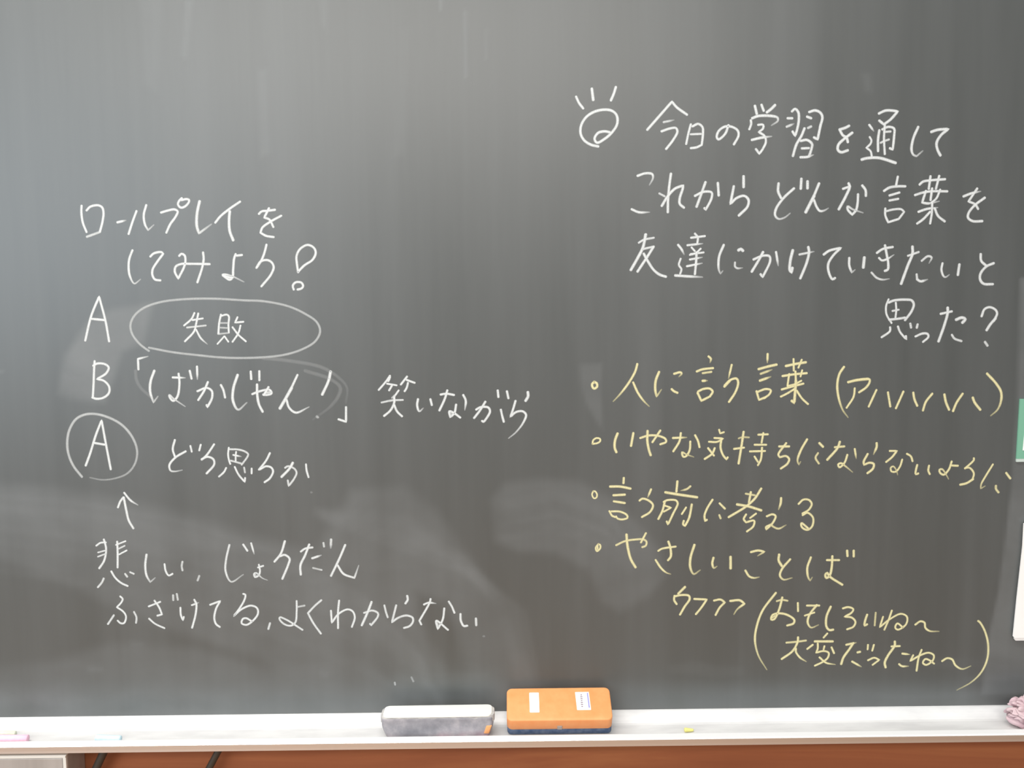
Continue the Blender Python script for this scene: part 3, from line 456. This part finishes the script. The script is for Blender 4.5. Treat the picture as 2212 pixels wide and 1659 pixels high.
w6 3662,2197 3657,2113 3702,2034;w5.4 3816,2128 3703,1989 3677,1899 3727,1842 3842,1863>
w5.4 4102,2152 4055,2007 4068,1872 4097,1820* 4123,1865>;w5.4 4323,2110 4493,2108;w5.6 4398,2165 4391,2003 4365,1890 4322,1857 4304,1902 4331,1930 4365,1879 4544,1758;w5.6 4600,2241 4607,2163;w5.6 4691,2240 4693,2156
L yellow|yellow chalk word ウフフフ with a tall bracket round two lines
w6 2364,1754 2271,1660;w5.2 2219,1631 2213,1571 2249,1511;w5.4 2231,1625 2324,1641 2417,1628 2428,1580 2359,1474 2296,1361
w5.2 2492,1582 2667,1572* 2592,1459 2517,1365
w5.2 2766,1555 2858,1569 2917,1527* 2848,1456 2790,1349
w5.6 2992,1547 3126,1554 3190,1505* 3092,1429 3046,1358>
w5.4 3624,1655 3441,1401 3363,1174 3342,983 3391,765 3510,559>
w5 a.95 6444,1219 6468,1201 6542,1074 6595,881 6591,676 6515,484 6380,340 6184,228>
L yellow|yellow chalk line reading おもしろいね〜 inside the bracket
w4.6 a.85 3637,1536 3707,1553 3788,1540;w5.4 3714,1588 3674,1422 3606,1279 3565,1274 3582,1339 3675,1362 3791,1337 3886,1264 3875,1216 3788,1187;w4 a.9 3582,1303 3617,1327;w5 3931,1508 3936,1389
w5 4057,1468 4231,1466;w5.4 4196,1475 4094,1333 4073,1225 4120,1153 4219,1188>;w4.6 4030,1325 4163,1368
w5.6 4389,1449 4333,1306 4336,1162 4378,1114 4430,1119
w5 4558,1422 4634,1439 4704,1408 4682,1361 4584,1302* 4683,1289 4737,1228 4709,1157 4623,1122
w5.4 4898,1328 4871,1239 4866,1173 4901,1190;w4.6 a.7 5016,1356 5006,1171
w4.6 5120,1295 5077,1146* 5231,1270 5369,1334 5452,1291 5443,1184 5328,1107 5293,1138 5320,1197 5403,1136;w4.8 5240,1383 5197,1247 5142,1109
w5 5571,1176 5640,1223 5699,1204 5712,1132 5772,1084 5901,1076>
L yellow|yellow chalk line reading 大変だったね〜 inside the bracket
w5 a.9 3780,941 3914,951 4054,968;w5.4 3942,1017 3937,951 3869,820 3719,707;w5 3915,855 3916,807 3976,722 4059,667>
w4.8 4349,1066 4298,1007;w5.8 4176,954 4427,951;w4.8 4218,924 4219,851 4197,791* 4302,814 4372,789 4362,717 4293,658 4183,605;w4.6 4312,886 4301,838;w5.2 4148,906 4073,847;w5 4411,867 4448,782;w4.8 4245,725 4340,645 4463,619>
w5.4 4616,900 4749,928>;w5.8 4714,923 4658,833 4579,714 4551,623;w5.8 4776,789 4811,797;w5.4 4703,658 4827,584>;w4.8 4919,896 4915,830;w4.8 5001,895 4980,811
w4.8 4924,673 5011,708 5082,677* 4990,606
w5 5247,868 5364,872;w5.8 5292,939 5293,885 5198,730 5159,634 5173,567;w5.2 5401,764 5501,750>;w5 5359,613 5400,583 5488,581>
w4.8 5554,738 5515,654* 5654,736 5769,771 5841,734 5831,662 5739,596 5692,627 5725,681 5784,662 5850,613;w5 5669,814 5631,700 5607,513
w5 5960,648 6029,689 6100,670 6149,585 6245,530 6360,570>"""
rnd = random.Random(4)
PX = 0.000645
def catmull(P, step):
    if len(P) == 2:
        n = max(2, int((P[1] - P[0]).length / step)); return [P[0].lerp(P[1], i / n) for i in range(n + 1)]
    Q = [P[0] * 2 - P[1]] + P + [P[-1] * 2 - P[-2]]; out = []
    for i in range(1, len(Q) - 2):
        p0, p1, p2, p3 = Q[i - 1:i + 3]
        t0 = 0.0; t1 = t0 + max((p1 - p0).length, 1e-6) ** 0.5; t2 = t1 + max((p2 - p1).length, 1e-6) ** 0.5; t3 = t2 + max((p3 - p2).length, 1e-6) ** 0.5
        n = max(2, int((p2 - p1).length / step))
        for k in range(n):
            t = t1 + (t2 - t1) * k / n
            A1 = p0 * ((t1 - t) / (t1 - t0)) + p1 * ((t - t0) / (t1 - t0)); A2 = p1 * ((t2 - t) / (t2 - t1)) + p2 * ((t - t1) / (t2 - t1))
            A3 = p2 * ((t3 - t) / (t3 - t2)) + p3 * ((t - t2) / (t3 - t2))
            B1 = A1 * ((t2 - t) / (t2 - t0)) + A2 * ((t - t0) / (t2 - t0)); B2 = A2 * ((t3 - t) / (t3 - t1)) + A3 * ((t - t1) / (t3 - t1))
            out.append(B1 * ((t2 - t) / (t2 - t1)) + B2 * ((t - t1) / (t2 - t1)))
    out.append(P[-1]); return out
OFF = (-1.0, -0.72, -0.3, 0.3, 0.72, 1.0)           # across the stroke
AMT = (0.0, 0.62, 1.0, 1.0, 0.62, 0.0)
HGT = (0.0, 0.5, 1.0, 1.0, 0.5, 0.0)
def stroke_mesh(tok, layer, V, F, A):
    width, alpha = 5.4, 1.0; segs = [[]]; fade = False
    for t in tok.split():
        if t[0] == 'w': width = float(t[1:]); continue
        if t[0] == 'a': alpha = float(t[1:]); continue
        fl = t[-1] if t[-1] in '*>' else ''; x, z = t.rstrip('*>').split(',')
        p = Vector((int(x) / 1e4, int(z) / 1e4)); segs[-1].append(p)
        if fl == '*': segs.append([p.copy()])
        if fl == '>': fade = True
    pts = []
    for s_ in segs:
        if len(s_) < 2: continue
        c = catmull(s_, 0.0016); pts += c if not pts else c[1:]
    L = [0.0]
    for i in range(1, len(pts)): L.append(L[-1] + (pts[i] - pts[i - 1]).length)
    tot = L[-1]; hw = width * PX * 0.5 * 1.13
    # rounded ends: extra cross-sections beyond the first and last point
    rows = []
    t0 = (pts[min(1, len(pts) - 1)] - pts[0]).normalized(); t1 = (pts[-1] - pts[-2]).normalized()
    for k in (1.0, 0.8, 0.45): rows.append((pts[0] - t0 * hw * 0.75 * k, t0, math.sqrt(max(0.02, 1 - k * k * 0.98)), 0.0 if k == 1.0 else 0.9))
    ph = rnd.random() * 100
    for i, p in enumerate(pts):
        a_ = pts[max(0, i - 1)]; c_ = pts[min(len(pts) - 1, i + 1)]; t = (c_ - a_)
        t = t.normalized() if t.length > 1e-9 else t0
        wv = 1 + 0.07 * noise.noise((L[i] * 160, ph, 0)); am = 1.0 + 0.10 * noise.noise((L[i] * 90, ph, 7))
        if fade:
            u = L[i] / max(tot, 1e-6); k = max(0.0, (u - 0.6) / 0.4); wv *= 1 - 0.42 * k; am *= 1 - 0.60 * k
        rows.append((p, t, wv, am))
    lw, la = rows[-1][2], rows[-1][3]
    for k in (0.45, 0.8, 1.0): rows.append((pts[-1] + t1 * hw * 0.75 * k, t1, lw * math.sqrt(max(0.02, 1 - k * k * 0.98)), 0.0 if k == 1.0 else la * 0.9))
    base = len(V); y0 = -0.00006 - 0.00003 * layer
    for p, t, ws, am in rows:
        nrm = Vector((-t.y, t.x))
        for o_, a_, h_ in zip(OFF, AMT, HGT):
            q = p + nrm * (o_ * hw * ws); V.append((q.x, y0 - 0.00009 * h_, q.y)); A.append(min(1.0, a_ * am * alpha))
    m = len(OFF)
    for i in range(len(rows) - 1):
        for j in range(m - 1):
            a0 = base + i * m + j; F.append((a0, a0 + m, a0 + m + 1, a0 + 1))
line = None; colour = 'white'
for ln in WRITING.split('\n'):
    if ln.startswith('L '):
        colour, lab = ln[2:].split('|'); line = empty('chalk_marks' if colour == 'faint' else 'chalk_writing', parent=board); line['label'] = lab
        continue
    V, F, A = [], [], []
    for k, tok in enumerate(ln.split(';')): stroke_mesh(tok, k, V, F, A)
    o = mesh('chalk_mark' if colour == 'faint' else 'chalk_character', V, F, M_CHALK[colour], line, True)
    at = o.data.attributes.new('amount', 'FLOAT', 'POINT'); at.data.foreach_set('value', A)

# ---------------------------------------------------------------- erasers
# orange eraser: stands on its felt, front edge in the trough, back edge leaning on the board
def W3(x, y, z): return (x, y, Z0 + z)
er = sset(empty('chalkboard_eraser', W3(0.0585, -0.046, ZF + 0.0004), (R(27), 0, 0)), 'orange plastic chalkboard eraser with navy felt pad and two white stickers, leaning on the board', 'eraser')
EW, ED = 0.141, 0.052
V, F = rounded_slab(EW, ED, 0.0, 0.011, 0.006, 0.0015); o = mesh('felt_pad', [(x, y + ED / 2, z) for x, y, z in V], F, M_NAVY, er, True)
V, F = rounded_slab(EW + 0.001, ED + 0.001, 0.0108, 0.030, 0.0075, 0.0016); o = mesh('body', [(x, y + ED / 2, z) for x, y, z in V], F, M_ORANGE, er, True)
def sticker(name, x0, x1, y0, y1, m, parent, z=0.0300, h=0.0003, r=0.0012, skew=0.0):
    V, F = rounded_slab(x1 - x0, y1 - y0, z, z + h, r, 0.0001, 3)
    return mesh(name, [(x + (x0 + x1) / 2 - (y) * skew, y + (y0 + y1) / 2, zz) for x, y, zz in V], F, m, parent)
s1_ = sticker('sticker', -0.0400, -0.0268, 0.0120, 0.0445, M_STICK, er); s1_['label'] = 'blank white sticker'
s2_ = sticker('sticker', 0.0235, 0.0425, 0.0150, 0.0445, M_STICK, er, r=0.0005, skew=0.03); s2_['label'] = 'white price sticker with a violet bar and small print'
sticker('violet_bar', 0.0395, 0.0412, 0.0185, 0.0430, M_VIOLET, s2_, z=0.0302, h=0.0002, r=0.0003, skew=0.03)
bm = bmesh.new()
for k in range(7):                            # illegible small print running down the sticker
    y = 0.0395 - k * 0.0031; wd = 0.0030 if k % 3 else 0.0022
    box_bm(0.0312 - wd / 2, 0.0312 + wd / 2, y - 0.0008, y + 0.0006, 0.0303, 0.0305, bm=bm)
bmobj('small_print', bm, M_PRINT, s2_)
bmobj('catch', box_bm(-0.0035, 0.0035, -0.0018, 0.001, 0.0115, 0.0185, 0.001), M_GREY, er)

# pale eraser: cream cap over a dust-filled felt pad
e2 = sset(empty('chalkboard_eraser', W3(-0.1055, -0.0425, ZF + 0.0003), (0, 0, R(0.4))), 'cream topped chalkboard eraser with dusty grey felt pad, left of the orange one', 'eraser')
e2['group'] = 'erasers in the chalk tray'; er['group'] = 'erasers in the chalk tray'
EW2, ED2 = 0.152, 0.031
V, F = rounded_slab(EW2 - 0.002, ED2 - 0.0010, 0.0, 0.031, 0.006, 0.003, taper=(1.0, 0.97))
# finer front so the pad's lumps show
bm = bmesh.new(); vs = [bm.verts.new(v) for v in V]
for f_ in F: bm.faces.new([vs[i] for i in f_])
bmesh.ops.subdivide_edges(bm, edges=[e for e in bm.edges if e.calc_length() > 0.01], cuts=14, use_grid_fill=True)
for v in bm.verts:
    v.co += Vector((0, -1, 0)) * 0.0009 * noise.noise(v.co * 120)
    v.co.x *= 1 - 0.11 * (1 - min(1.0, v.co.z / 0.024)) ** 2.0 + 0.006 * noise.noise(Vector((v.co.x * 30, v.co.z * 160, 2)))
bmobj('felt_pad', bm, M_FELT, e2, True)
V, F = rounded_slab(EW2 + 0.001, ED2 - 0.002, 0.0225, 0.0330, 0.0080, 0.0014); mesh('rim', V, F, M_RIM, e2, True)
V, F = rounded_slab(EW2 - 0.0060, ED2 - 0.0002, 0.0312, 0.0345, 0.0072, 0.0008); mesh('cap', V, F, M_CREAM, e2, True)
V, F = rounded_slab(0.0075, 0.004, 0.0, 0.0110, 0.0018, 0.001)
o = mesh('strap', [(x + 0.0655 + z * 0.35, y - ED2 / 2 + 0.0013, z + 0.0080) for x, y, z in V], F, M_STRAP, e2, True)

# ---------------------------------------------------------------- chalk pieces in the trough
def chalk_stick(x0, x1, y, r0, r1, m, label, group='coloured chalk pieces in the tray', yaw=0.0):
    L = x1 - x0; pts = []; rad = []
    n = 9
    for i in range(n + 1):
        u = i / n; pts.append((L * (u - 0.5), 0, 0)); rad.append((r0 + (r1 - r0) * u) * (1 + 0.04 * noise.noise((u * 9, x0 * 40, 0))))
    pts = [(pts[0][0] - 0.0008, 0, 0)] + pts + [(pts[-1][0] + 0.0008, 0, 0)]; rad = [rad[0] * 0.72] + rad + [rad[-1] * 0.72]
    V, F = tube(pts, rad, 16)
    o = mesh('chalk_piece', V, F, m, None, True); rm = max(r0, r1)
    o.location = W3((x0 + x1) / 2, y, ZF + rm + 0.0002); o.rotation_euler = (0, math.atan2(rm - min(r0, r1), L) * (1 if r0 > r1 else -1), yaw)
    return sset(o, label, 'chalk', group)
chalk_stick(-0.735, -0.6585, -0.0500, 0.0056, 0.0049, M_CPINK, 'thick pink chalk stick at the far end of the tray')
chalk_stick(-0.760, -0.6850, -0.0325, 0.0040, 0.0036, M_CGREEN, 'thin greenish chalk stick behind the pink chalk stick')
chalk_stick(-0.5660, -0.5325, -0.0510, 0.0046, 0.0042, M_CBLUE, 'pale blue chalk stub alone in the tray', yaw=R(-4))
chalk_stick(0.2285, 0.2395, -0.0440, 0.0030, 0.0018, M_CYEL, 'tiny yellow chalk crumb beyond the orange eraser', yaw=R(8))

# ---------------------------------------------------------------- crumpled pink cloth
bm = bmesh.new(); bmesh.ops.create_icosphere(bm, subdivisions=6, radius=1.0)
for v in bm.verts:
    n0 = v.co.normalized(); q = n0 * 1.7 + Vector((3.1, 0.4, 5.2))
    w1 = Vector((noise.noise(q * 1.1), noise.noise(q * 1.1 + Vector((9, 0, 0))), noise.noise(q * 1.1 + Vector((0, 9, 0)))))
    n1 = noise.noise(q * 0.95 + w1 * 0.9); n2 = noise.noise(q * 1.9 + w1 * 1.2 + Vector((4, 4, 4)))
    k = 1.02 - 0.30 * math.exp(-(n1 / 0.10) ** 2) - 0.15 * math.exp(-(n2 / 0.09) ** 2) + 0.10 * n2
    v.co = Vector((n0.x * 0.046 * k, n0.y * 0.0225 * k, max(n0.z, -0.72) * 0.0245 * k))
lo = min(v.co.z for v in bm.verts)
for v in bm.verts: v.co.z = (v.co.z - lo) * 1.0
cl = bmobj('crumpled_cloth', bm, M_PINKCLOTH, None, True); cl.location = W3(0.7125, -0.0385, ZF + 0.0003)
sset(cl, 'crumpled dusty pink cloth lying in the chalk tray', 'cloth')

# ---------------------------------------------------------------- sheets held on the board at the edge
def sheet(name, pts, y0, y1, m, parent=None):
    V = [(x, y0, z) for x, z in pts] + [(x, y1, z) for x, z in pts]; n_ = len(pts)
    F = [tuple(range(n_)), tuple(reversed(range(n_, 2 * n_)))] + [(i, i + n_, (i + 1) % n_ + n_, (i + 1) % n_) for i in range(n_)]
    return mesh(name, V, F, m, parent)
gr = sset(empty('magnetic_card', (0.6895, 0, 1.195)), 'green magnetic card with a white label, stuck on the chalkboard', 'magnetic card')
sheet('backing', [(-0.0014, 0.0048), (0.0004, 0.0870), (0.180, 0.0870), (0.180, 0.0048)], -0.0025, -0.0002, M_GREEN, gr)
sheet('label_sheet', [(0.0062, 0.0165), (0.0098, 0.0765), (0.170, 0.0765), (0.170, 0.0165)], -0.0030, -0.0026, M_PAPER, gr)
sheet('lower_edge', [(-0.0014, 0.0005), (-0.0014, 0.0048), (0.180, 0.0048), (0.180, 0.0005)], -0.0023, -0.0002, M_PALEG, gr)
pp = sset(empty('paper_stack', (0.695, 0, 0.944)), 'white paper sheets hanging on the chalkboard below the green card', 'paper')
for k, (dx, dz) in enumerate(((0.0, 0.0), (-0.0028, 0.0045))):
    top = 0.1665
    sheet('paper_sheet', [(0.0005 + dx, 0.0005 + dz), (-0.0018 + dx + 0.0002, 0.003 + dz), (0.0015 + dx, 0.055 + dz), (0.0068 + dx, 0.135), (0.0072 + dx, top), (0.014, top + 0.006), (0.150, top + 0.012), (0.150, dz)], -0.0040 - 0.0022 * k, -0.0022 - 0.0022 * k, M_PAPER, pp)
sheet('magnet_strip', [(0.02, 0.15), (0.02, 0.165), (0.14, 0.165), (0.14, 0.15)], -0.0021, -0.0002, M_FRAME, pp)

# ---------------------------------------------------------------- steel cabinet and cables under the tray
CY = -0.040                                   # front of the box; it hangs on the wooden wall panel
CT = 0.8150
cx1 = -0.6140 + 0.85
cb = sset(empty('steel_wall_box', (-0.85, CY, CT - 0.45)), 'grey steel box fixed to the wooden wall just under the left end of the tray', 'wall box')
bmobj('body', box_bm(-0.40, cx1, 0.004, 0.0515, 0.0, 0.4485, 0.001), M_STEEL, cb)
bmobj('top_panel', box_bm(-0.401, cx1 + 0.001, -0.001, 0.0515, 0.4485, 0.45, 0.0005), M_STEEL2, cb)
bmobj('front_rail', box_bm(-0.40, cx1, -0.001, 0.004, 0.4455, 0.4485, 0.0005), M_STEEL2, cb)
bmobj('front_stile', box_bm(cx1 - 0.0045, cx1, 0.0, 0.004, 0.0, 0.4452, 0.0005), M_STEEL2, cb)
bmobj('door', box_bm(-0.395, cx1 - 0.0055, 0.0012, 0.004, 0.006, 0.4440, 0.0006), M_STEEL, cb)

def cord(pts, rad, label):
    P = [Vector((p[0], p[1], p[2])) for p in pts]; out = []
    for i in range(len(P) - 1):
        p0 = P[max(i - 1, 0)]; p1 = P[i]; p2 = P[i + 1]; p3 = P[min(i + 2, len(P) - 1)]
        for k in range(8):
            t = k / 8; out.append(0.5 * ((2 * p1) + (p2 - p0) * t + (2 * p0 - 5 * p1 + 4 * p2 - p3) * t * t + (3 * p1 - p0 - 3 * p2 + p3) * t ** 3))
    out.append(P[-1]); V, F = tube(out, rad, 14)
    o = mesh('hanging_cord', V, F, M_CABLE, None, True)
    return sset(o, label, 'cord', 'dark cords hanging under the tray')

cord([(-0.5610, -0.0120, 0.8325), (-0.5770, -0.0120, 0.8006), (-0.5871, -0.0120, 0.7805), (-0.6374, -0.0120, 0.6805), (-0.6676, -0.0120, 0.5005)], 0.0056, 'dark cord hanging under the tray close beside the steel cabinet')
cord([(-0.3994, -0.0120, 0.8325), (-0.4183, -0.0120, 0.7986), (-0.4294, -0.0120, 0.7785), (-0.4851, -0.0120, 0.6785), (-0.5185, -0.0120, 0.4985)], 0.0048, 'dark slanting cord hanging under the tray, farther from the steel cabinet')
